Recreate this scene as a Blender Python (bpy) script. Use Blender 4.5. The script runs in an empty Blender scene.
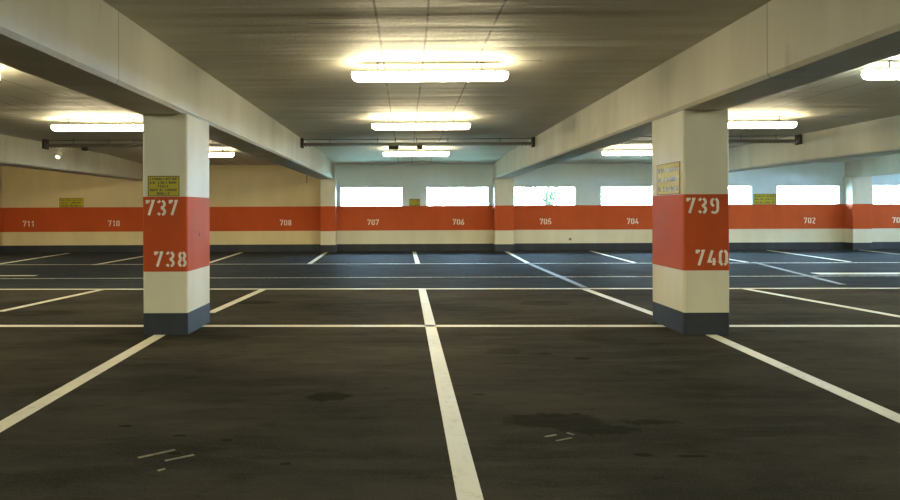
import bpy, bmesh, math, random
from mathutils import Vector, Matrix
random.seed(7)
S = bpy.context.scene
COL = S.collection

# ---------------------------------------------------------------- camera
CAMH = 1.14
cam_d = bpy.data.cameras.new('camera')
cam = bpy.data.objects.new('camera', cam_d)
COL.objects.link(cam)
cam.location = (0, 0, CAMH)
ROLL = 0.0042
cam.rotation_euler = (math.radians(90), ROLL, 0)
cam_d.sensor_width = 36
cam_d.lens = 741 / 900 * 36
cam_d.shift_x = 44 / 900
cam_d.shift_y = -39 / 900
cam_d.clip_end = 300
S.camera = cam

# ---------------------------------------------------------------- world
w = bpy.data.worlds.new('world')
S.world = w
w.use_nodes = True
bg = w.node_tree.nodes['Background']
bg.inputs[0].default_value = (0.46, 0.72, 1.0, 1)
bg.inputs[1].default_value = 120.0
LAMP_RGB = (1.0, 0.86, 0.53)
LAMP_COOL = (0.90, 0.94, 0.76)
LAMP_STRENGTH = 74.0

S.view_settings.view_transform = 'Standard'
S.view_settings.look = 'None'
S.view_settings.gamma = 1
S.view_settings.exposure = 0.0
S.view_settings.use_curve_mapping = False
S.cycles.max_bounces = 10
S.cycles.diffuse_bounces = 8
S.cycles.use_denoising = True

# ---------------------------------------------------------------- material helpers
class NT:
    def __init__(s, name):
        s.m = bpy.data.materials.new(name)
        s.m.use_nodes = True
        s.t = s.m.node_tree
        s.b = s.t.nodes['Principled BSDF']
    def n(s, typ, **kw):
        x = s.t.nodes.new(typ)
        for k, v in kw.items():
            setattr(x, k, v)
        return x
    def l(s, a, b):
        s.t.links.new(a, b)
    def math(s, op, a, b=None, c=None, clamp=False):
        x = s.n('ShaderNodeMath', operation=op)
        x.use_clamp = clamp
        for i, v in enumerate((a, b, c)):
            if v is None: continue
            if isinstance(v, (int, float)): x.inputs[i].default_value = v
            else: s.l(v, x.inputs[i])
        return x.outputs[0]
    def coords(s):
        return s.n('ShaderNodeNewGeometry').outputs['Position']
    def scaled(s, vec, sc):
        x = s.n('ShaderNodeVectorMath', operation='MULTIPLY')
        s.l(vec, x.inputs[0]); x.inputs[1].default_value = sc
        return x.outputs[0]
    def noise(s, vec, scale, detail=4, rough=0.55):
        x = s.n('ShaderNodeTexNoise')
        s.l(vec, x.inputs['Vector'])
        x.inputs['Scale'].default_value = scale
        x.inputs['Detail'].default_value = detail
        x.inputs['Roughness'].default_value = rough
        return x.outputs['Fac']
    def mix(s, f, a, b):
        x = s.n('ShaderNodeMix', data_type='RGBA')
        if isinstance(f, (int, float)): x.inputs[0].default_value = f
        else: s.l(f, x.inputs[0])
        for i, v in ((6, a), (7, b)):
            if isinstance(v, tuple): x.inputs[i].default_value = (*v[:3], 1)
            else: s.l(v, x.inputs[i])
        return x.outputs[2]
    def ramp(s, f, lo, hi):
        x = s.n('ShaderNodeMapRange'); x.interpolation_type = 'SMOOTHSTEP'
        s.l(f, x.inputs[0]); x.inputs[1].default_value = lo; x.inputs[2].default_value = hi
        return x.outputs[0]
    def bump(s, h, strength, dist=0.01):
        x = s.n('ShaderNodeBump')
        x.inputs['Strength'].default_value = strength
        x.inputs['Distance'].default_value = dist
        s.l(h, x.inputs['Height']); s.l(x.outputs[0], s.b.inputs['Normal'])

def paint(name, col, rough=0.6, var=0.12, bump=0.15, scale=3.0, spec=0.5, metal=0.0):
    m = NT(name)
    p = m.coords()
    n1 = m.noise(m.scaled(p, (1, 1, 0.35)), scale, 5)
    n2 = m.noise(p, 45, 3)
    f = m.ramp(n1, 0.3, 0.7)
    dark = tuple(c * (1 - var) for c in col)
    c = m.mix(f, dark, col)
    m.l(c, m.b.inputs['Base Color'])
    m.b.inputs['Roughness'].default_value = rough
    m.b.inputs['Specular IOR Level'].default_value = spec
    m.b.inputs['Metallic'].default_value = metal
    m.bump(n2, bump, 0.004)
    return m.m

def line_mask(m, coord, at, half):
    d = m.math('ABSOLUTE', m.math('SUBTRACT', coord, at))
    return m.math('LESS_THAN', d, half)

def mat_ceiling():
    m = NT('ceiling_concrete')
    p = m.coords()
    sx = m.n('ShaderNodeSeparateXYZ'); m.l(p, sx.inputs[0])
    X, Y = sx.outputs[0], sx.outputs[1]
    streak = m.noise(m.scaled(p, (0.35, 3.0, 1)), 1.4, 5, 0.6)
    blot = m.noise(m.scaled(p, (0.5, 1.0, 1)), 0.8, 4)
    c = m.mix(m.ramp(streak, 0.3, 0.7), (0.52, 0.50, 0.43), (0.60, 0.58, 0.49))
    c = m.mix(m.math('MULTIPLY', m.ramp(blot, 0.4, 0.75), 0.35), c, (0.38, 0.36, 0.31))
    # board joints: lengthwise at three places in each bay, crosswise per board
    wob = m.math('MULTIPLY', m.math('SUBTRACT', m.noise(p, 1.3, 3), 0.5), 0.03)
    Xw = m.math('ADD', X, wob)
    Xb = m.math('SUBTRACT', m.math('MODULO', m.math('ADD', Xw, 102.17), 4.99), 2.37)   # repeats bay by bay
    mask = None
    for xx in (-0.21, 0.165, 0.68):
        k = line_mask(m, Xb, xx, 0.009)
        mask = k if mask is None else m.math('MAXIMUM', mask, k)
    for yy, xa, xb in ((5.62, -0.75, -0.21), (5.60, 0.165, 0.68), (8.95, -0.21, 0.165), (7.0, -1.3, -0.1), (7.55, -0.21, 0.68), (7.05, 0.3, 1.3),
                       (10.3, -1.2, 1.6), (11.1, -1.0, 0.0), (12.9, -1.5, 1.5), (15.0, -0.21, 0.68), (18.0, -0.9, 1.3)):
        inx = m.math('MULTIPLY', m.math('GREATER_THAN', Xb, xa), m.math('LESS_THAN', Xb, xb))
        k = m.math('MULTIPLY', line_mask(m, Y, yy, 0.014), inx)
        mask = m.math('MAXIMUM', mask, k)
    broken = m.ramp(m.noise(p, 2.2, 2), 0.30, 0.42)
    mask = m.math('MULTIPLY', mask, broken)
    c = m.mix(m.math('MULTIPLY', mask, 0.75), c, (0.1, 0.09, 0.07))
    m.l(c, m.b.inputs['Base Color'])
    m.b.inputs['Roughness'].default_value = 0.62
    h = m.math('ADD', m.noise(m.scaled(p, (0.16, 1.5, 1)), 1.2, 3, 0.55), m.math('MULTIPLY', m.noise(p, 30, 3), 0.05))
    m.bump(h, 0.6, 0.08)
    return m.m

def mat_beam():
    m = NT('beam_concrete')
    p = m.coords()
    sx = m.n('ShaderNodeSeparateXYZ'); m.l(p, sx.inputs[0])
    n1 = m.noise(m.scaled(p, (1, 1, 0.25)), 1.6, 5)
    c = m.mix(m.ramp(n1, 0.32, 0.68), (0.50, 0.49, 0.42), (0.60, 0.59, 0.51))
    spots = m.ramp(m.noise(m.scaled(p, (1, 1, 0.5)), 2.6, 2), 0.68, 0.78)
    c = m.mix(m.math('MULTIPLY', spots, 0.35), c, (0.28, 0.27, 0.22))
    k = line_mask(m, m.math('ADD', sx.outputs[1], m.math('MULTIPLY', sx.outputs[0], 0.031)), 5.197, 0.006)
    c = m.mix(m.math('MULTIPLY', k, 0.7), c, (0.14, 0.13, 0.1))
    fine = m.ramp(m.noise(p, 60, 2), 0.7, 0.78)
    c = m.mix(m.math('MULTIPLY', fine, 0.35), c, (0.25, 0.24, 0.2))
    m.l(c, m.b.inputs['Base Color'])
    m.b.inputs['Roughness'].default_value = 0.65
    m.bump(m.noise(p, 25, 4), 0.2, 0.005)
    return m.m

STAINS = [  # x, y, half x, half y, strength
    (-0.487, 4.56, 0.15, 0.12, 0.95), (0.80, 4.02, 0.30, 0.16, 0.83), (1.0, 3.86, 0.22, 0.10, 0.75), (1.3, 3.98, 0.17, 0.05, 0.75),
    (-1.5, 3.95, 0.04, 0.025, 0.95), (-1.16, 3.78, 0.04, 0.02, 0.95), (-1.10, 3.5, 0.03, 0.02, 0.95), (-0.9, 3.7, 0.03, 0.02, 0.95),
    (1.1, 3.45, 0.05, 0.03, 0.95), (1.32, 3.43, 0.08, 0.02, 0.95), (0.45, 4.6, 0.05, 0.03, 0.75), (0.95, 4.15, 0.03, 0.02, 0.95),
    (1.7, 9.1, 0.35, 0.25, 0.6), (-1.9, 9.3, 0.28, 0.2, 0.83), (-4.2, 8.4, 0.5, 0.22, 0.6), (0.78, 6.0, 0.16, 0.14, 0.45),
    (-5.0, 9.2, 0.5, 0.25, 0.45), (1.35, 5.7, 0.07, 0.05, 0.9), (1.1, 5.9, 0.05, 0.04, 0.9), (-0.55, 3.35, 0.03, 0.02, 0.95),
    (5.0, 6.6, 0.4, 0.15, 0.6), (2.3, 6.7, 0.9, 0.5, 0.45), (-2.2, 6.7, 0.8, 0.45, 0.52)]

def mat_floor():
    m = NT('asphalt')
    p = m.coords()
    sx = m.n('ShaderNodeSeparateXYZ'); m.l(p, sx.inputs[0])
    X, Y = sx.outputs[0], sx.outputs[1]
    big = m.noise(m.scaled(p, (0.5, 0.8, 1)), 0.8, 6, 0.6)
    streak = m.noise(m.scaled(p, (0.6, 2.6, 1)), 1.8, 7, 0.7)
    fine = m.noise(p, 70, 3, 0.7)
    c = m.mix(m.ramp(big, 0.35, 0.68), FLOOR_A, FLOOR_B)
    c = m.mix(m.math('MULTIPLY', m.ramp(streak, 0.45, 0.75), 0.5), c, FLOOR_C)
    # the driving lane and the far bays carry another, bluer and smoother coat, starting at the cross line
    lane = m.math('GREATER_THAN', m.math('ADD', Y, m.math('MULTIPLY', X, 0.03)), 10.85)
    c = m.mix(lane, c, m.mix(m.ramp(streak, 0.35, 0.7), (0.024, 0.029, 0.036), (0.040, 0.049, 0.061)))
    mott = m.noise(m.scaled(p, (0.9, 2.2, 1)), 3.5, 7, 0.72)
    c = m.mix(m.math('MULTIPLY', m.ramp(mott, 0.5, 0.72), 0.45), c, (0.012, 0.012, 0.010))
    c = m.mix(m.math('MULTIPLY', m.ramp(fine, 0.45, 0.8), 0.35), c, FLOOR_D)
    wx = m.math('MULTIPLY', m.math('SUBTRACT', m.noise(p, 9, 4), 0.5), 0.22)
    wy = m.math('MULTIPLY', m.math('SUBTRACT', m.noise(m.scaled(p, (1.3, 0.8, 1)), 11, 4), 0.5), 0.16)
    Xw, Yw = m.math('ADD', X, wx), m.math('ADD', Y, wy)
    tot = None
    for (sx_, sy_, hx, hy, st) in STAINS:
        big_ = hx > 0.12
        a = m.math('DIVIDE', m.math('SUBTRACT', Xw if big_ else X, sx_), hx)
        b = m.math('DIVIDE', m.math('SUBTRACT', Yw if big_ else Y, sy_), hy)
        d = m.math('ADD', m.math('MULTIPLY', a, a), m.math('MULTIPLY', b, b))
        k = m.math('MULTIPLY', m.math('SUBTRACT', 1.0, m.ramp(d, 0.55, 1.15)), st)
        tot = k if tot is None else m.math('MAXIMUM', tot, k)
    drops = m.math('MULTIPLY', m.ramp(m.noise(m.scaled(p, (1, 1.2, 1)), 5.5, 2), 0.72, 0.76), 0.4)
    tot = m.math('MAXIMUM', tot, drops)
    c = m.mix(m.math('MULTIPLY', tot, 0.62), c, (0.010, 0.010, 0.009))
    m.l(c, m.b.inputs['Base Color'])
    r = m.n('ShaderNodeMapRange'); m.l(big, r.inputs[0])
    r.inputs[1].default_value = 0.3; r.inputs[2].default_value = 0.7
    r.inputs[3].default_value = 0.42; r.inputs[4].default_value = 0.56
    m.l(r.outputs[0], m.b.inputs['Roughness'])
    m.b.inputs['Specular IOR Level'].default_value = 0.0
    fr = m.n('ShaderNodeFresnel'); fr.inputs[0].default_value = 1.45
    gl = m.n('ShaderNodeBsdfGlossy'); gl.inputs['Color'].default_value = (1, 1, 1, 1); m.l(r.outputs[0], gl.inputs['Roughness'])
    mx = m.n('ShaderNodeMixShader')
    m.l(m.math('MULTIPLY', fr.outputs[0], m.math('ADD', m.math('MULTIPLY', lane, 0.012), 0.008)), mx.inputs[0])
    m.l(m.b.outputs[0], mx.inputs[1]); m.l(gl.outputs[0], mx.inputs[2])
    m.l(mx.outputs[0], m.t.nodes['Material Output'].inputs[0])
    m.bump(m.math('ADD', fine, m.math('MULTIPLY', m.noise(p, 12, 3), 0.6)), 0.35, 0.003)
    return m.m
FLOOR_A = (0.030, 0.029, 0.026)
FLOOR_B = (0.064, 0.059, 0.047)
FLOOR_C = (0.086, 0.078, 0.060)
FLOOR_D = (0.110, 0.104, 0.088)

def mat_line(name='line_paint', col=(0.66, 0.64, 0.52), wear=0.35, lo=0.52, hi=0.74):
    m = NT(name)
    p = m.coords()
    n1 = m.noise(p, 14, 6, 0.7)
    n2 = m.noise(p, 1.2, 3)
    f = m.math('MULTIPLY', m.ramp(n1, lo, hi), wear)
    f = m.math('ADD', f, m.math('MULTIPLY', m.ramp(n2, 0.4, 0.8), 0.18), clamp=True)
    c = m.mix(f, col, (0.07, 0.065, 0.05))
    m.l(c, m.b.inputs['Base Color'])
    m.b.inputs['Roughness'].default_value = 0.6
    return m.m

def mat_emit(name, col, strength):
    m = NT(name)
    m.b.inputs['Base Color'].default_value = (0.8, 0.8, 0.78, 1)
    m.b.inputs['Emission Color'].default_value = (*col, 1)
    m.b.inputs['Emission Strength'].default_value = strength
    m.b.inputs['Roughness'].default_value = 0.35
    return m.m

def mat_glass():
    m = NT('window_glass')
    out = m.t.nodes['Material Output']
    tr = m.n('ShaderNodeBsdfTransparent'); tr.inputs[0].default_value = (0.93, 0.97, 0.96, 1)
    gl = m.n('ShaderNodeBsdfGlossy'); gl.inputs['Roughness'].default_value = 0.05
    fr = m.n('ShaderNodeFresnel'); fr.inputs[0].default_value = 1.45
    mx = m.n('ShaderNodeMixShader')
    m.l(fr.outputs[0], mx.inputs[0]); m.l(tr.outputs[0], mx.inputs[1]); m.l(gl.outputs[0], mx.inputs[2])
    m.l(mx.outputs[0], out.inputs[0])
    return m.m

CREAM = paint('cream_wall_paint', (0.58, 0.48, 0.28), 0.6, 0.08)
PALE = paint('daylight_tinted_upper_wall', (0.60, 0.74, 0.79), 0.6, 0.06)  # upper window wall, bluish daylight glow mixed into the colour
LOWER = paint('off_white_lower_paint', (0.70, 0.67, 0.52), 0.6, 0.08, spec=0.15)
PILLAR_P = paint('pillar_off_white_paint', (0.64, 0.63, 0.52), 0.6, 0.10, spec=0.15)
ORANGE = paint('orange_red_paint', (0.47, 0.082, 0.023), 0.7, 0.12, spec=0.08)
BASEP = paint('dark_slate_paint', (0.036, 0.043, 0.054), 0.5, 0.25, spec=0.2)
NUM = paint('stencil_white_paint', (0.80, 0.76, 0.66), 0.6, 0.1, scale=20)
CEIL = mat_ceiling()
BEAM = mat_beam()
FLOOR = mat_floor()
LINE = mat_line()
WORN = mat_line('worn_line_paint', (0.40, 0.40, 0.35), 0.7, 0.45, 0.62)
FADED = mat_line('faded_line_paint', (0.062, 0.068, 0.072), 0.6, 0.4, 0.6)
DIFF = mat_emit('lamp_diffuser', LAMP_RGB, LAMP_STRENGTH)
DIFF_COOL = mat_emit('lamp_diffuser_cool', LAMP_COOL, LAMP_STRENGTH)
DIFF_NEUTRAL = mat_emit('lamp_diffuser_neutral', (0.96, 0.94, 0.70), LAMP_STRENGTH * 1.7)
HOUSE = paint('lamp_housing_grey', (0.8, 0.8, 0.76), 0.4, 0.05)
METAL = paint('dull_galvanised_steel', (0.13, 0.125, 0.11), 0.45, 0.2, metal=0.4)
DARK = paint('dark_plastic', (0.05, 0.045, 0.035), 0.85, 0.1, spec=0.1)
YEL = paint('yellow_sign_face', (0.42, 0.37, 0.02), 0.5, 0.12, bump=0.02, spec=0.2)
YEL2 = paint('pale_yellow_glossy_sign_face', (0.60, 0.54, 0.17), 0.6, 0.12, bump=0.02, spec=0.08)
INK = paint('black_sign_ink', (0.035, 0.035, 0.012), 0.5, 0.1, bump=0.02)
WHITE = paint('white_enamel', (0.85, 0.84, 0.78), 0.35, 0.05)
GLASS = mat_glass()
FRAME = paint('window_frame_white', (0.75, 0.77, 0.76), 0.4, 0.05)
LEAF = paint('green_leaves', (0.022, 0.04, 0.014), 0.8, 0.3, spec=0.05)
BARK = paint('grey_bark', (0.03, 0.026, 0.02), 0.9, 0.3, spec=0.05)
BOUNCE_GROUND = paint('outside_bounce_ground', (0.64, 0.74, 0.54), 0.9, 0.3, scale=1)  # unseen ground, coloured pale green to bounce daylight onto the ceiling

# ---------------------------------------------------------------- mesh helpers
def box(bm, x0, x1, y0, y1, z0, z1, mi=0):
    vs = [bm.verts.new((x, y, z)) for z in (z0, z1) for y in (y0, y1) for x in (x0, x1)]
    for f in ((0, 2, 3, 1), (4, 5, 7, 6), (0, 1, 5, 4), (2, 6, 7, 3), (0, 4, 6, 2), (1, 3, 7, 5)):
        fc = bm.faces.new([vs[i] for i in f]); fc.material_index = mi
    return vs

def extrude_x(bm, prof, x0, x1, smooth=False):
    """closed profile of (y, z) run along x"""
    a = [bm.verts.new((x0, y, z)) for y, z in prof]
    b = [bm.verts.new((x1, y, z)) for y, z in prof]
    n = len(prof)
    for i in range(n):
        f = bm.faces.new((a[i], a[(i + 1) % n], b[(i + 1) % n], b[i])); f.smooth = smooth
    bm.faces.new(a); bm.faces.new(b)

def extrude_y(bm, prof, y0, y1):
    a = [bm.verts.new((x, y0, z)) for x, z in prof]
    b = [bm.verts.new((x, y1, z)) for x, z in prof]
    n = len(prof)
    for i in range(n):
        bm.faces.new((a[i], a[(i + 1) % n], b[(i + 1) % n], b[i]))
    bm.faces.new(a); bm.faces.new(b)

def cyl(bm, p0, p1, r, seg=12, r1=None):
    p0, p1 = Vector(p0), Vector(p1)
    d = p1 - p0
    q = d.to_track_quat('Z', 'Y').to_matrix().to_4x4()
    M = Matrix.Translation((p0 + p1) / 2) @ q
    bmesh.ops.create_cone(bm, cap_ends=True, segments=seg, radius1=r, radius2=r if r1 is None else r1, depth=d.length, matrix=M)

def obj(name, bm, mats, parent=None, bevel=0, origin=None):
    bmesh.ops.recalc_face_normals(bm, faces=bm.faces)
    me = bpy.data.meshes.new(name)
    if origin is not None:
        bmesh.ops.translate(bm, vec=-Vector(origin), verts=bm.verts)
    bm.to_mesh(me); bm.free()
    for m in (mats if isinstance(mats, (list, tuple)) else [mats]):
        me.materials.append(m)
    o = bpy.data.objects.new(name, me)
    COL.objects.link(o)
    if origin is not None: o.location = origin
    if parent: o.parent = parent
    if bevel:
        md = o.modifiers.new('bevel', 'BEVEL'); md.width = bevel; md.segments = 2; md.limit_method = 'ANGLE'
    return o

def tag(o, label=None, cat=None, group=None, kind=None):
    if label: o['label'] = label
    if cat: o['category'] = cat
    if group: o['group'] = group
    if kind: o['kind'] = kind
    return o

def empty(name, loc=(0, 0, 0)):
    o = bpy.data.objects.new(name, None); COL.objects.link(o); o.location = loc
    return o

def bx(name, dims, mat, parent=None, bevel=0):
    bm = bmesh.new(); box(bm, *dims)
    return obj(name, bm, mat, parent, bevel)

# ---------------------------------------------------------------- stencil digits
def arc(cx, cy, rx, ry, a0, a1, n=7):
    return [(cx + rx * math.cos(math.radians(a0 + (a1 - a0) * i / n)), cy + ry * math.sin(math.radians(a0 + (a1 - a0) * i / n))) for i in range(n + 1)]
# stroke centre lines in a 0.5 x 1 cell (width x height), broken the way a stencil is
DIG = {
    '0': [arc(.23, .72, .165, .20, 75, 0, 4)[::1] + [(.395, .28)] + arc(.23, .28, .165, .20, 0, -75, 4),
          arc(.23, .72, .165, .20, 105, 180, 4) + [(.065, .28)] + arc(.23, .28, .165, .20, 180, 255, 4)],
    '1': [[(.10, .72), (.27, .90), (.27, .55)], [(.27, .45), (.27, .06)]],
    '2': [arc(.23, .74, .165, .19, 165, 100, 4), arc(.23, .74, .165, .19, 75, -30, 6) + [(.08, .17)], [(.10, .07), (.42, .07)]],
    '3': [arc(.21, .73, .17, .20, 160, 105, 4), arc(.21, .73, .17, .20, 75, -75, 7) + arc(.21, .27, .18, .20, 75, -75, 7), arc(.21, .27, .17, .20, 200, 250, 4)],
    '4': [[(.26, .94), (.08, .28), (.24, .28)], [(.34, .48), (.34, .06)], [(.36, .28), (.44, .28)]],
    '5': [[(.42, .93), (.12, .93)], [(.09, .83), (.09, .52), (.18, .56)] + arc(.21, .34, .19, .24, 75, -70, 7), arc(.21, .30, .17, .23, 205, 250, 3)],
    '6': [[(.34, .92), (.14, .62)] + arc(.23, .29, .165, .22, 150, 255, 7), arc(.23, .29, .165, .22, -75, 80, 7)],
    '7': [[(.07, .76), (.07, .91), (.22, .91)], [(.30, .91), (.40, .91), (.16, .06)]],
    '8': [arc(.23, .72, .14, .20, 75, -75, 6), arc(.23, .72, .14, .20, 105, 255, 6), arc(.23, .28, .165, .21, 75, -75, 6), arc(.23, .28, .165, .21, 105, 255, 6)],
    '9': [arc(.23, .70, .165, .22, 105, 260, 7), arc(.23, .70, .165, .22, 75, 0, 4) + [(.395, .32)] + arc(.22, .30, .175, .23, 0, -140, 8)],
}
def stroke(bm, pts, w, place):
    L, R = [], []
    n = len(pts)
    for i, p in enumerate(pts):
        a = Vector(pts[max(i - 1, 0)]); b = Vector(pts[min(i + 1, n - 1)])
        p = Vector(p)
        d1 = (p - a).normalized() if i > 0 else (b - p).normalized()
        d2 = (b - p).normalized() if i < n - 1 else d1
        t = (d1 + d2)
        t = t.normalized() if t.length > 1e-4 else d1
        nn = Vector((-t.y, t.x)) * (w / max(0.55, t.dot(d1)))
        L.append(bm.verts.new(place(p + nn))); R.append(bm.verts.new(place(p - nn)))
    for i in range(n - 1):
        bm.faces.new((L[i], L[i + 1], R[i + 1], R[i]))

def number(text, x0, x1, z0, z1, y, parent, label, th=0.0012):
    """painted number on a face looking towards -y"""
    bm = bmesh.new()
    H = z1 - z0
    pitch = (x1 - x0 - 0.43 * H * 1.15) / (len(text) - 1)
    for i, ch in enumerate(text):
        for st in DIG[ch]:
            stroke(bm, st, 0.068, lambda p, i=i: (x0 + i * pitch + p.x * H * 1.15, y, z0 + p.y * H))
    bmesh.ops.recalc_face_normals(bm, faces=bm.faces)
    r = bmesh.ops.extrude_face_region(bm, geom=list(bm.faces))
    bmesh.ops.translate(bm, vec=(0, -th, 0), verts=[v for v in r['geom'] if isinstance(v, bmesh.types.BMVert)])
    return tag(obj('bay_number', bm, NUM, parent), label)

# ================================================================ the setting
ZC, ZB = 2.565, 2.05          # ceiling, beam underside
YW = 21.1                     # back wall
XL, XR, YB = -11.5, 19.0, -9.0
OT, OB, BT = 1.282, 0.587, 0.203   # orange band top / bottom, base band top

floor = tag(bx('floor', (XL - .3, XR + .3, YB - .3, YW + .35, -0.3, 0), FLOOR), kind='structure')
ceiling = tag(bx('ceiling', (XL - .3, XR + .3, YB - .3, YW + .35, ZC, ZC + 0.3), CEIL), kind='structure')

# shallow haunch where the ceiling meets the back wall
bm = bmesh.new()
extrude_x(bm, [(18.2, ZC), (YW, ZC), (YW, ZC - .095)], XL, XR)
tag(obj('trim_1', bm, CEIL), kind='structure')
# --- floor markings (paint belongs to the floor)
def fline(pts, half=None, mat=LINE, name='parking_line', label=None):
    """quad strip on the floor from two end points, constant width"""
    (xa, ya), (xb, yb) = pts
    a, b = Vector((xa, ya)), Vector((xb, yb))
    d = (b - a).normalized(); n = Vector((-d.y, d.x)) * (half or 0.05)
    bm = bmesh.new()
    q = [a + n, b + n, b - n, a - n]
    lo = [bm.verts.new((v.x, v.y, 0.0)) for v in q]; hi = [bm.verts.new((v.x, v.y, 0.0025)) for v in q]
    bm.faces.new(hi); bm.faces.new(lo[::-1])
    for i in range(4):
        bm.faces.new((lo[i], lo[(i + 1) % 4], hi[(i + 1) % 4], hi[i]))
    o = obj(name, bm, mat, floor)
    if label: o['label'] = label
    return o
F = 741.0
def gp(u, v):
    dx, dy = u - 406.0, v - 211.0
    y = F * CAMH / (dy + ROLL * dx)
    return ((dx - ROLL * dy) * y / F, y)
def along(a, b, x):        # y on the line a-b at x
    return a[1] + (b[1] - a[1]) * (x - a[0]) / (b[0] - a[0])
YN, YA, YM, YF = 7.35, 10.9, 12.55, 16.05
# near double row
fline([gp(421.9, 288.6), (0.262, -2.0)], 0.052)
fline([gp(263, 289.5), gp(210.2, 312.9)]); A, B = gp(156.5, 337), gp(0, 427)
fline([(A[0] + (A[0]-B[0])/(A[1]-B[1]) * (6.87-A[1]), 6.87), (A[0] + (A[0]-B[0])/(A[1]-B[1]) * (-2-A[1]), -2.0)], 0.052)
fline([gp(583.0, 288.5), (2.73, 7.63)]); A, B = gp(717, 337.5), gp(900, 419)
fline([(A[0] + (A[0]-B[0])/(A[1]-B[1]) * (6.75-A[1]), 6.75), (A[0] + (A[0]-B[0])/(A[1]-B[1]) * (-2-A[1]), -2.0)], 0.052)
fline([gp(102.5, 289.5), gp(0, 311.5)]); fline([(-4.68, 7.3), (-4.75, -2)])
fline([gp(743.6, 288.6), (5.28, 7.4)]); fline([(5.28, 7.3), (5.3, -2)])
fline([(-6.9, YA), (-7.15, 7.9)]); fline([(7.5, YA), (7.75, 7.9)])
fline([(9.9, YA), (10.2, -2)])
# far row against the wall
for (xa, xb) in ((-9.43, -9.0), (-6.78, -6.76), (-4.60, -4.38), (-2.22, -2.10), (0.225, 0.25), (2.78, 2.64), (5.16, 4.94), (7.55, 7.38), (10.1, 9.6), (12.65, 12.1), (15.1, 14.6)):
    fline([(xa, 20.55 if -3 < xa < 3 and abs(xa) > 1 else 20.7), (xb, YF)])
# crosswise lines
for (x0, x1, va, vb, h) in ((-11.4, -2.45, 326, 326, 0.055), (-2.04, 2.53, 326, 326, 0.055), (2.96, 18, 326, 326, 0.055), (-11.4, 18, 289.4, 288.3, 0.055), (-11.4, 18, 278.7, 275.8, 0.035), (-11.4, 18, 264.8, 262.6, 0.055)):
    a, b = gp(0, va), gp(900, vb)
    fline([(x0, along(a, b, x0)), (x1, along(a, b, x1))], h, WORN if va < 280 else LINE, name='cross_line')
fline([gp(-60, 276), gp(36, 275.6)], 0.08, name='lane_dash')
fline([gp(815, 273.6), gp(1000, 273.4)], 0.16, name='lane_dash')
fline([(2.64, YF), (2.63, YA)], 0.05, FADED, 'worn_line', 'faded old line crossing the driving lane')
fline([(7.52, YF), (6.6, YA + .3)], 0.05, FADED, 'worn_line', 'faded old line crossing the driving lane at the right')
for (ua, va, ub, vb, hh) in ((138, 458, 175, 450, .010), (165, 461, 194, 455, .009), (158, 471, 165, 469, .008), (545, 437, 556, 435, .008), (556, 441, 572, 438, .006), (567, 433, 574, 435, .006)):
    fline([gp(ua, va), gp(ub, vb)], hh, mat_line('scuff_paint', (0.22, 0.21, 0.13), 0.8, 0.35, 0.6), 'paint_scuff', 'short pale scuff mark')

# --- back wall with window openings
WIN = [(-1.87, -0.10), (0.585, 2.36), (3.08, 4.83), (5.56, 7.33), (8.09, 9.86), (10.57, 12.36), (13.30, 15.07), (15.9, 17.6)]
WT = 1.815
TH = 0.24
def wall_with_windows():
    bm = bmesh.new()
    xs = XL - .3
    SPL = -2.2
    # lower part, full length
    box(bm, SPL, XR + .3, YW, YW + TH, 0, OB, 1)
    box(bm, XL - .3, SPL, YW, YW + TH, 0, OB, 3)
    box(bm, XL - .3, XR + .3, YW, YW + TH, OB, OT, 0)
    box(bm, XL - .3, SPL, YW, YW + TH, OT, ZC, 0)
    x = SPL
    for a, b in WIN:
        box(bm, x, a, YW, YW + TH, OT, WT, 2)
        x = b
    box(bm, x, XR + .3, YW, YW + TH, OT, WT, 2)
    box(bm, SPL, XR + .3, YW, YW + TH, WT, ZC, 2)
    return bm
wall = tag(obj('wall_back', wall_with_windows(), [CREAM, LOWER, PALE, paint('lamp_tinted_lower_wall', (0.68, 0.58, 0.35), 0.6, 0.08, spec=0.15)]), kind='structure')  # last slot: lower left wall with warm lamplight mixed into its yellow
bx('orange_band', (XL, XR, YW - .002, YW, OB, OT), ORANGE, wall)
bx('base_band', (XL, XR, YW - .003, YW, 0.0, BT), BASEP, wall)
for txt, u in (('711', 28.6), ('710', 113.8), ('708', 285.5), ('707', 373), ('706', 458.3), ('705', 545.3), ('704', 632.6), ('703', 720), ('702', 809.5), ('701', 898)):
    x = (u - 406) / 35.12
    number(txt, x - .16, x + .16, 0.735, 0.91, YW - .002, wall, 'white stencilled number ' + txt)

bm = bmesh.new(); cyl(bm, (4.67, YW - .012, .32), (4.67, YW, .32), .035, 14)
obj('outlet_cap', bm, METAL, wall)['label'] = 'small dark round cap low on the wall'
for i, (a, b) in enumerate(WIN):
    e = tag(empty('window_%d' % (i + 1), ((a + b) / 2, YW + .01, OT)), kind='structure')
    bm = bmesh.new(); hw = (b - a) / 2; h = WT - OT; t = 0.012
    box(bm, -hw, hw, .0, .05, 0, t); box(bm, -hw, hw, .0, .05, h - t, h)
    box(bm, -hw, -hw + t, .0, .05, t, h - t); box(bm, hw - t, hw, .0, .05, t, h - t)
    obj('window_frame', bm, FRAME, e)
    bx('pane', (-hw + t, hw - t, .022, .028, t, h - t), GLASS, e)

# small wall details
def simple_wall(name, dims, mats=None):
    return tag(bx(name, dims, mats or CREAM), kind='structure')
wl = simple_wall('wall_left', (XL - .3, XL, YB, YW, 0, ZC))
bx('orange_band', (XL, XL + .002, YB, YW - .003, OB, OT), ORANGE, wl)
bx('base_band', (XL, XL + .003, YB, YW - .003, 0, BT), BASEP, wl)
simple_wall('wall_front', (XL - .3, XR + .3, YB - .3, YB, 0, ZC))
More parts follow.
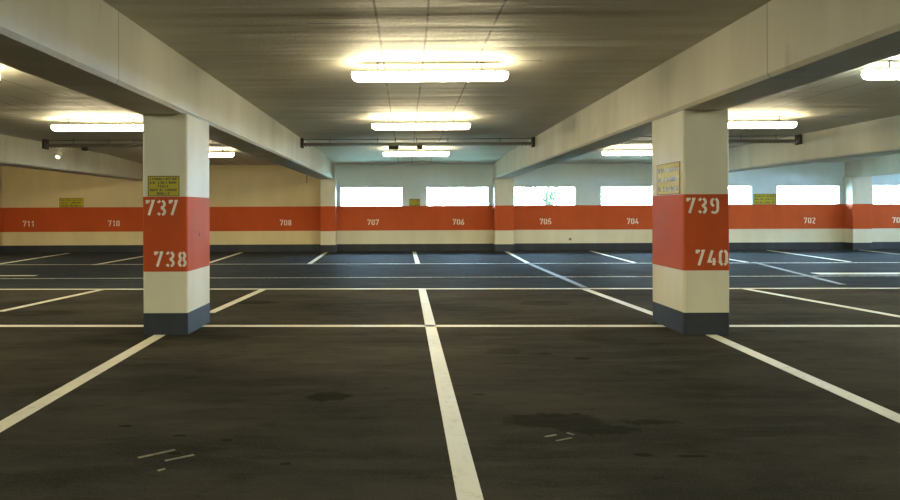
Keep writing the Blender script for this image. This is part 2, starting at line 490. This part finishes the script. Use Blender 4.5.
# right wall: open above the parapet, daylight comes in
bm = bmesh.new()
box(bm, XR, XR + .3, YB, YW, 0, 1.28); box(bm, XR, XR + .3, YB, YW, 1.815, ZC)
for y0, y1 in ((YB, 8), (9.8, 12.5), (14.3, 16), (17.8, YW)):
    box(bm, XR, XR + .3, y0, y1, 1.28, 1.815)
tag(obj('wall_right', bm, LOWER), kind='structure')

# ground outside
bm = bmesh.new(); box(bm, -60, 80, YW + .36, 90, -.3, -.02)
tag(obj('ground', bm, BOUNCE_GROUND), kind='structure')

# ================================================================ beams
def beam(x0, x1, label, c=0.03):
    bm = bmesh.new()
    extrude_y(bm, [(x0, ZC), (x0, ZB + c), (x0 + c * .7, ZB), (x1 - c * .7, ZB), (x1, ZB + c), (x1, ZC)], YB, YW)
    return tag(obj('concrete_beam', bm, BEAM, origin=((x0 + x1) / 2, (YB + YW) / 2, ZB)), label, 'beam', 'concrete ceiling beams')
beam(-2.49, -2.035, 'long pale concrete beam resting on the pillar numbered 737')
beam(2.50, 2.93, 'long pale concrete beam resting on the pillar numbered 739')
beam(-7.80, -7.35, 'concrete ceiling beam at far left, behind the small hanging spotlight')
beam(7.50, 7.95, 'concrete ceiling beam in the bay right of pillar 739, end of the right cable tray')
beam(12.5, 12.97, 'far concrete beam at right, resting on the pillar beside number 702')

# ================================================================ pillars
def pillar(x0, x1, y0, y1, label, nums=(), group=None):
    cx, cy = (x0 + x1) / 2, (y0 + y1) / 2
    e = tag(empty('concrete_pillar', (cx, cy, 0)), label, 'pillar', group)
    hx, hy = (x1 - x0) / 2, (y1 - y0) / 2
    c = 0.012
    def sect(bm, z0, z1, g):
        X, Y = hx + g, hy + g
        pr = [(-X + c, -Y), (X - c, -Y), (X, -Y + c), (X, Y - c), (X - c, Y), (-X + c, Y), (-X, Y - c), (-X, -Y + c)]
        a = [bm.verts.new((x, y, z0)) for x, y in pr]; b = [bm.verts.new((x, y, z1)) for x, y in pr]
        for i in range(8): bm.faces.new((a[i], a[(i + 1) % 8], b[(i + 1) % 8], b[i]))
        bm.faces.new(a); bm.faces.new(b)
    for nm, z0, z1, m in (('shaft', OT, ZB, PILLAR_P), ('orange_band', OB, OT, ORANGE), ('lower_shaft', BT, OB, LOWER), ('base_band', 0, BT, BASEP)):
        bm = bmesh.new(); sect(bm, z0, z1, 0.0015 if 'band' in nm else 0)
        obj(nm, bm, m, e)
    for (t, a, b, z0, z1) in nums:
        number(t, a - cx, b - cx, z0, z1, -hy - .0015, e, 'white stencilled number ' + t)
    return e
def hp(u, v, y):          # world x, z of a picture point at distance y (camera roll undone)
    dx, dy = u - 406, v - 211
    return ((dx - ROLL * dy) * y / F, CAMH - (dy + ROLL * dx) * y / F)
def nspan(u0, u1, v0, v1, y):
    a = hp(u0, v0, y); b = hp(u1, v1, y)
    return a[0], b[0], a[1], b[1]
pl = pillar(-2.44, -2.03, 6.87, 7.66, 'square pillar with orange band and stencilled numbers 737 and 738',
       (('737', *nspan(145.8, 177, 216.2, 199.5, 6.87)), ('738', *nspan(154.3, 186, 267.5, 251, 6.87))))
pr = pillar(2.53, 2.945, 6.75, 7.62, 'square pillar with orange band and stencilled numbers 739 and 740',
       (('739', *nspan(686.3, 718.3, 214, 197.3, 6.75)), ('740', *nspan(695.6, 727.2, 266.3, 249.2, 6.75))))
G = 'pillars standing against the back wall'
pillar(-2.39, -1.965, 20.65, YW - .004, 'far wall pillar between numbers 708 and 707', group=G)
pillar(2.47, 3.01, 20.65, YW - .004, 'far wall pillar between numbers 706 and 705', group=G)
pillar(12.45, 12.99, 20.65, YW - .004, 'far wall pillar between numbers 702 and 701', group=G)
pillar(7.47, 7.95, 20.65, YW - .004, 'far wall pillar hidden behind the pillar numbered 739, under the second beam', group=G)
# chips in the paint
bm = bmesh.new(); bmesh.ops.create_icosphere(bm, subdivisions=2, radius=0.012, matrix=Matrix.Diagonal((0.2, 1, 1.8, 1)))
o = obj('paint_chip', bm, DARK, pl); o.location = (0.209, 0.0, .92); o['label'] = 'small dark chip in the orange paint'
bm = bmesh.new(); bmesh.ops.create_icosphere(bm, subdivisions=2, radius=0.012, matrix=Matrix.Diagonal((0.2, 1, 1.2, 1)))
o = obj('paint_chip', bm, paint('dark_red_chip', (0.16, 0.02, 0.01)), pr); o.location = (-0.2065, -0.02, .92); o['label'] = 'small dark chip in the orange paint'

# ================================================================ signs
def sign(x, y, z, wd, ht, label, rows, rot=0, mat=YEL, frame=0.006, seed=1, glyph=None):
    """plate whose face looks to -y before rot; origin bottom centre; rows of small dark lettering strokes too small to read"""
    rnd = random.Random(seed)
    e = tag(empty('notice_sign', (x, y, z)), label, 'sign'); e.rotation_euler[2] = rot
    bx('plate', (-wd / 2, wd / 2, -0.004, 0, 0, ht), mat, e)
    bm = bmesh.new(); b = frame
    for d in ((-wd / 2, wd / 2, -.0065, -.004, 0, b), (-wd / 2, wd / 2, -.0065, -.004, ht - b, ht), (-wd / 2, -wd / 2 + b, -.0065, -.004, b, ht - b), (wd / 2 - b, wd / 2, -.0065, -.004, b, ht - b)):
        box(bm, *d)
    obj('border', bm, DARK, e)
    bm = bmesh.new()
    n = len(rows)
    gap = (ht - 2 * b) / (n + .15)
    for i, words in enumerate(rows):
        zc = ht - b - gap * (i + .6)
        gh = gap * (glyph or 0.56)
        sw = gh * 0.62
        total = sum(words) * sw + (len(words) - 1) * sw * .9
        k = min(1.7, (wd * .86) / total) if total > .6 * max(sum(q) * sw + (len(q) - 1) * sw * .9 for q in rows) else min(1.4, (wd * .86) / total); sw *= k
        x0 = -total * k / 2
        for wlen in words:
            for c in range(wlen):
                cx = x0 + c * sw
                t = sw * .34
                full = rnd.random()
                box(bm, cx, cx + t, -.0052, -.004, zc - gh / 2, zc + gh / 2 * (1 if full > .3 else .5))
                if full > .35:
                    zz = zc + rnd.choice((-1, 0, 1)) * gh * .38
                    box(bm, cx + t, cx + sw * .75, -.0052, -.004, zz - gh * .1, zz + gh * .1)
                if full > .55:
                    box(bm, cx + sw * .5, cx + sw * .75, -.0052, -.004, zc - gh / 2, zc + gh * .3)
            x0 += wlen * sw + sw * .9 * 1
    obj('lettering', bm, INK, e)
    return e
sign(-2.245, 6.87, OT + .004, .292, 0.188, 'yellow notice sign above number 737 on the left pillar', [(12,), (2, 7), (5,), (4, 2, 6), (6,)], seed=3, glyph=.7)
sign(2.5295, 7.14, OT + .006, 0.62, 0.30, 'glossy pale yellow notice sign on the inner side of the right pillar', [(4, 6, 2), (5, 7), (2, 9)], rot=-math.pi / 2, mat=YEL2, seed=5, frame=.005, glyph=.5)
def wsx(u): return (u - 406) / 35.12
sign((wsx(59.5) + wsx(83.5)) / 2, YW, OT + .003, .68, .265, 'yellow notice sign on the cream wall between numbers 711 and 710', [(9, 8), (7, 8), (6, 9)], seed=8, frame=.012)
sign((wsx(409.3) + wsx(420)) / 2, YW, OT + .003, .305, .195, 'small square olive notice sign between the windows above 707 and 706', [(5, 4), (7,), (4, 4)], seed=9, frame=.012)
sign((wsx(753.5) + wsx(776)) / 2, YW, OT + .003, .64, .30, 'yellow notice sign between the windows above 703 and 702', [(9, 8), (7, 8), (6, 9)], seed=10, frame=.012)

# ================================================================ fluorescent lamps
def make_lamp():
    """1.5 m damp-proof batten; origin on the ceiling, at the middle"""
    e = empty('fluorescent_lamp')
    L = 0.75
    ztop, zbot = -0.108, -0.180
    pr_ = []
    hw = 0.062
    for k in range(13):     # rounded lens
        a = math.pi * k / 12
        pr_.append((hw * math.cos(a), zbot + 0.032 - 0.032 * math.sin(a)))
    prof = [(hw * .86, ztop + .012)] + pr_ + [(-hw * .86, ztop + .012)]
    bm = bmesh.new()
    # lens tapering to rounded ends
    secs = [(-L, .45), (-L + .012, .75), (-L + .035, .93), (-L + .06, 1), (L - .06, 1), (L - .035, .93), (L - .012, .75), (L, .45)]
    cz = ztop + .012
    rings = []
    for x, s in secs:
        rings.append([bm.verts.new((x, y * s, cz + (z - cz) * s)) for y, z in prof])
    n = len(prof)
    for a, b in zip(rings, rings[1:]):
        for i in range(n):
            f = bm.faces.new((a[i], a[(i + 1) % n], b[(i + 1) % n], b[i])); f.smooth = True
    bm.faces.new(rings[0]); bm.faces.new(rings[-1])
    obj('diffuser', bm, DIFF, e)
    bm = bmesh.new()
    extrude_x(bm, [(-.052, ztop + .011), (.052, ztop + .011), (.040, ztop + .03), (-.040, ztop + .03)], -L + .03, L - .03)
    obj('housing', bm, HOUSE, e)
    for s in (-.5, .5):
        bm = bmesh.new()
        box(bm, s - .015, s + .015, -.03, .03, ztop + .03, ztop + .034)
        box(bm, s - .004, s + .004, -.004, .004, ztop + .034, -.004)
        box(bm, s - .02, s + .02, -.02, .02, -.004, 0)
        obj('bracket', bm, METAL, e)
    for s in (-.62, -.2, .2, .62):
        bm = bmesh.new()
        box(bm, s - .010, s + .010, -.064, -.050, ztop - .004, ztop + .018)
        obj('clip', bm, HOUSE, e)
    return e
def copy_tree(o, parent=None):
    c = o.copy(); COL.objects.link(c)
    if parent: c.parent = parent
    for ch in [x for x in COL.objects if x.parent == o]:
        copy_tree(ch, c)
    return c
lamp0 = make_lamp()
cool_mesh = [c for c in lamp0.children if c.name.startswith('diffuser')][0].data.copy()
cool_mesh.materials[0] = DIFF_COOL
neutral_mesh = cool_mesh.copy(); neutral_mesh.materials[0] = DIFF_NEUTRAL
first = True
BAYX = ((-4.66, 'in the left bay'), (0.235, 'in the middle bay'), (5.22, 'in the right bay'))
ROWS = ((7.12, 'nearest'), (11.34, 'second'), (16.84, 'farthest'))
LABEL = {(0, 0): 'lit fluorescent lamp at the left picture edge, only its end showing',
         (0, 1): 'lit fluorescent lamp above the hanging spotlight, left of pillar 737',
         (0, 2): 'lit fluorescent lamp right of pillar 737, half hidden by it, above number 708',
         (1, 0): 'largest lit fluorescent lamp at the top middle of the ceiling',
         (1, 1): 'middle of the three lit fluorescent lamps in the central bay',
         (1, 2): 'smallest central fluorescent lamp, behind the cable tray and before the windows',
         (2, 0): 'lit fluorescent lamp cut off by the right picture edge',
         (2, 1): 'lit fluorescent lamp just right of pillar 739, above the right cable tray',
         (2, 2): 'lit fluorescent lamp left of pillar 739, half hidden by it, above number 704'}
spots = [(bx_ - (.07 if (i, j) == (2, 0) else 0), ry, LABEL[(i, j)]) for i, (bx_, _) in enumerate(BAYX) for j, (ry, _) in enumerate(ROWS)]
spots += [(x, y, 'unseen lit fluorescent lamp lighting a hidden bay') for (x, y) in ((-9.65, 11.34), (-9.65, 16.84), (10.2, 7.12), (10.2, 11.34), (10.2, 14.2), (9.2, 16.84), (15.3, 7.12), (15.3, 11.34), (15.3, 16.84))]  # unseen lamps; one beside the far right beam is added to brighten it
spots += [(x, y, 'unseen lit fluorescent lamp behind the camera position') for x in (-4.66, 0.235, 5.22) for y in (-1.2, -3.4, -6.4)]  # unseen rows, with extra lamps added to brighten the pillar fronts
for k, (x, y, lb) in enumerate(spots):
    o = lamp0 if k == 0 else copy_tree(lamp0)
    o.location = (x, y, ZC)
    if x > 9 or (x > 5 and 0 < y < 8) or y < 0:       # cool white tubes
        for ch in o.children:
            if ch.name.startswith('diffuser'):
                ch.data = neutral_mesh if y < 0 else cool_mesh
    tag(o, lb, 'lamp', 'fluorescent ceiling lamps')

# ================================================================ cable trays
def tray(x0, x1, label, boxes=(), drops=(), y=14.4):
    cx = (x0 + x1) / 2
    zc = CAMH + 1.284
    e = tag(empty('cable_tray', (cx, y, zc)), label, 'cable tray', 'cable trays across the bays')
    a, b = x0 - cx, x1 - cx
    bm = bmesh.new()
    box(bm, a, b, -.09, -.087, -.005, .04); box(bm, a, b, .087, .09, -.005, .04)
    box(bm, a, b, -.087, .087, -.008, -.005)
    obj('channel', bm, METAL, e)
    bm = bmesh.new()
    n = int((b - a) / .07)
    for yy in (-.09,):
        for i in range(n):
            xa = a + (b - a) * i / n; xb = a + (b - a) * (i + .5) / n; xc = a + (b - a) * (i + 1) / n
            cyl(bm, (xa, yy, -.008), (xb, yy, -.036), .0055, 5); cyl(bm, (xb, yy, -.036), (xc, yy, -.008), .0055, 5)
    obj('lattice_edge', bm, METAL, e)
    bm = bmesh.new(); cyl(bm, (a, -.05, .108), (b, -.05, .108), .006, 8)
    obj('upper_rail', bm, DARK, e)
    for s in (a + .02, b - .02):
        bm = bmesh.new(); box(bm, s - .02, s + .02, -.10, .10, -.05, .135)
        obj('end_plate', bm, DARK, e)
    for u in drops:
        s = (u - 406) * y / F - cx
        bm = bmesh.new(); cyl(bm, (s, -.05, .0), (s, -.05, ZC - zc), .005, 8)
        obj('hanger_rod', bm, DARK, e)
    for (ua, ub) in boxes:
        s0, s1 = (ua - 406) * y / F - cx, (ub - 406) * y / F - cx
        bm = bmesh.new(); box(bm, s0, s1, -.05, .04, -.085, -.009)
        obj('junction_box', bm, DARK, e, bevel=.006)
    return e
tray(-2.03, 2.495, 'dark cable tray spanning the middle bay, with two junction boxes', ((389, 399), (417.3, 422.5)), (330.5, 378, 396, 416.7, 448, 500))
tray(-7.02, -2.495, 'dark cable tray in the left bay, ending above the hanging spotlight', ((83, 88),), (75, 110, 135, 220, 260))
tray(2.935, 7.495, 'dark cable tray in the right bay, ending at the beam right of pillar 739', (), (630, 655, 740, 775), y=14.1)

# hanging spotlight under the left tray
cx = (60.5 - 406) * 14.4 / F
e = tag(empty('spotlight', (cx, 14.4, CAMH + 1.284 - .040)), 'small white spotlight hanging under the end of the left cable tray', 'spotlight')
bm = bmesh.new(); cyl(bm, (0, -.05, 0), (0, -.05, -.06), .012, 10); box(bm, -.05, .05, -.09, -.01, -.012, 0); obj('mount', bm, WHITE, e)
bm = bmesh.new(); cyl(bm, (.005, -.03, -.075), (-.01, -.075, -.165), .062, 16, .050); obj('body', bm, WHITE, e, bevel=.008)
bm = bmesh.new(); box(bm, -.065, .08, -.12, .03, -.068, -.060); bmesh.ops.rotate(bm, cent=(0, -.05, -.07), matrix=Matrix.Rotation(math.radians(-12), 3, 'Y'), verts=bm.verts); obj('sun_shield', bm, WHITE, e)
bm = bmesh.new(); cyl(bm, (-.0105, -.076, -.166), (-.014, -.088, -.180), .042, 14); obj('lens', bm, mat_emit('spot_lens', (1, .9, .6), 3.0), e)

# short conduit on the wall left of the far pillar
bm = bmesh.new(); cyl(bm, (wsx(307), YW - .014, CAMH + .80), (wsx(307), YW - .014, ZC), .012, 8)
tag(obj('conduit', bm, METAL), 'thin vertical conduit on the cream wall beside the pillar between 708 and 707', 'conduit')

# ================================================================ outside
def shrub(x, y, h, r, n, label):
    e = tag(empty('tree', (x, y, -.02)), label, 'tree')
    bm = bmesh.new()
    rnd = random.Random(int(x * 10) + 5)
    cyl(bm, (0, 0, 0), (0.05, 0, h * .6), .09, 8, .05)
    tips = []
    for i in range(9):
        a = rnd.uniform(0, 6.28); z0 = h * rnd.uniform(.25, .6)
        t = (math.cos(a) * r * rnd.uniform(.5, 1), math.sin(a) * r * rnd.uniform(.5, 1), h * rnd.uniform(.6, 1))
        cyl(bm, (0.03, 0, z0), t, .03, 6, .012); tips.append(((0.03, 0, z0), t))
    obj('trunk', bm, BARK, e)
    bm = bmesh.new()
    for i in range(n):
        p0, t = rnd.choice(tips); k = rnd.uniform(.35, 1.1)
        c = Vector([p0[j] + (t[j] - p0[j]) * k + rnd.gauss(0, .16) for j in range(3)])
        R = Matrix.Rotation(rnd.uniform(0, 6.28), 3, 'Z') @ Matrix.Rotation(rnd.uniform(-1.2, 1.2), 3, 'X')
        l = rnd.uniform(.05, .09)
        vs = [bm.verts.new(c + R @ Vector(q)) for q in ((0, -l, 0), (l * .45, 0, .01), (0, l, 0), (-l * .45, 0, .01))]
        bm.faces.new(vs)
    obj('foliage', bm, LEAF, e)
shrub(4.8, 25.5, 2.9, 1.0, 900, 'sparse green tree outside the window above number 705')
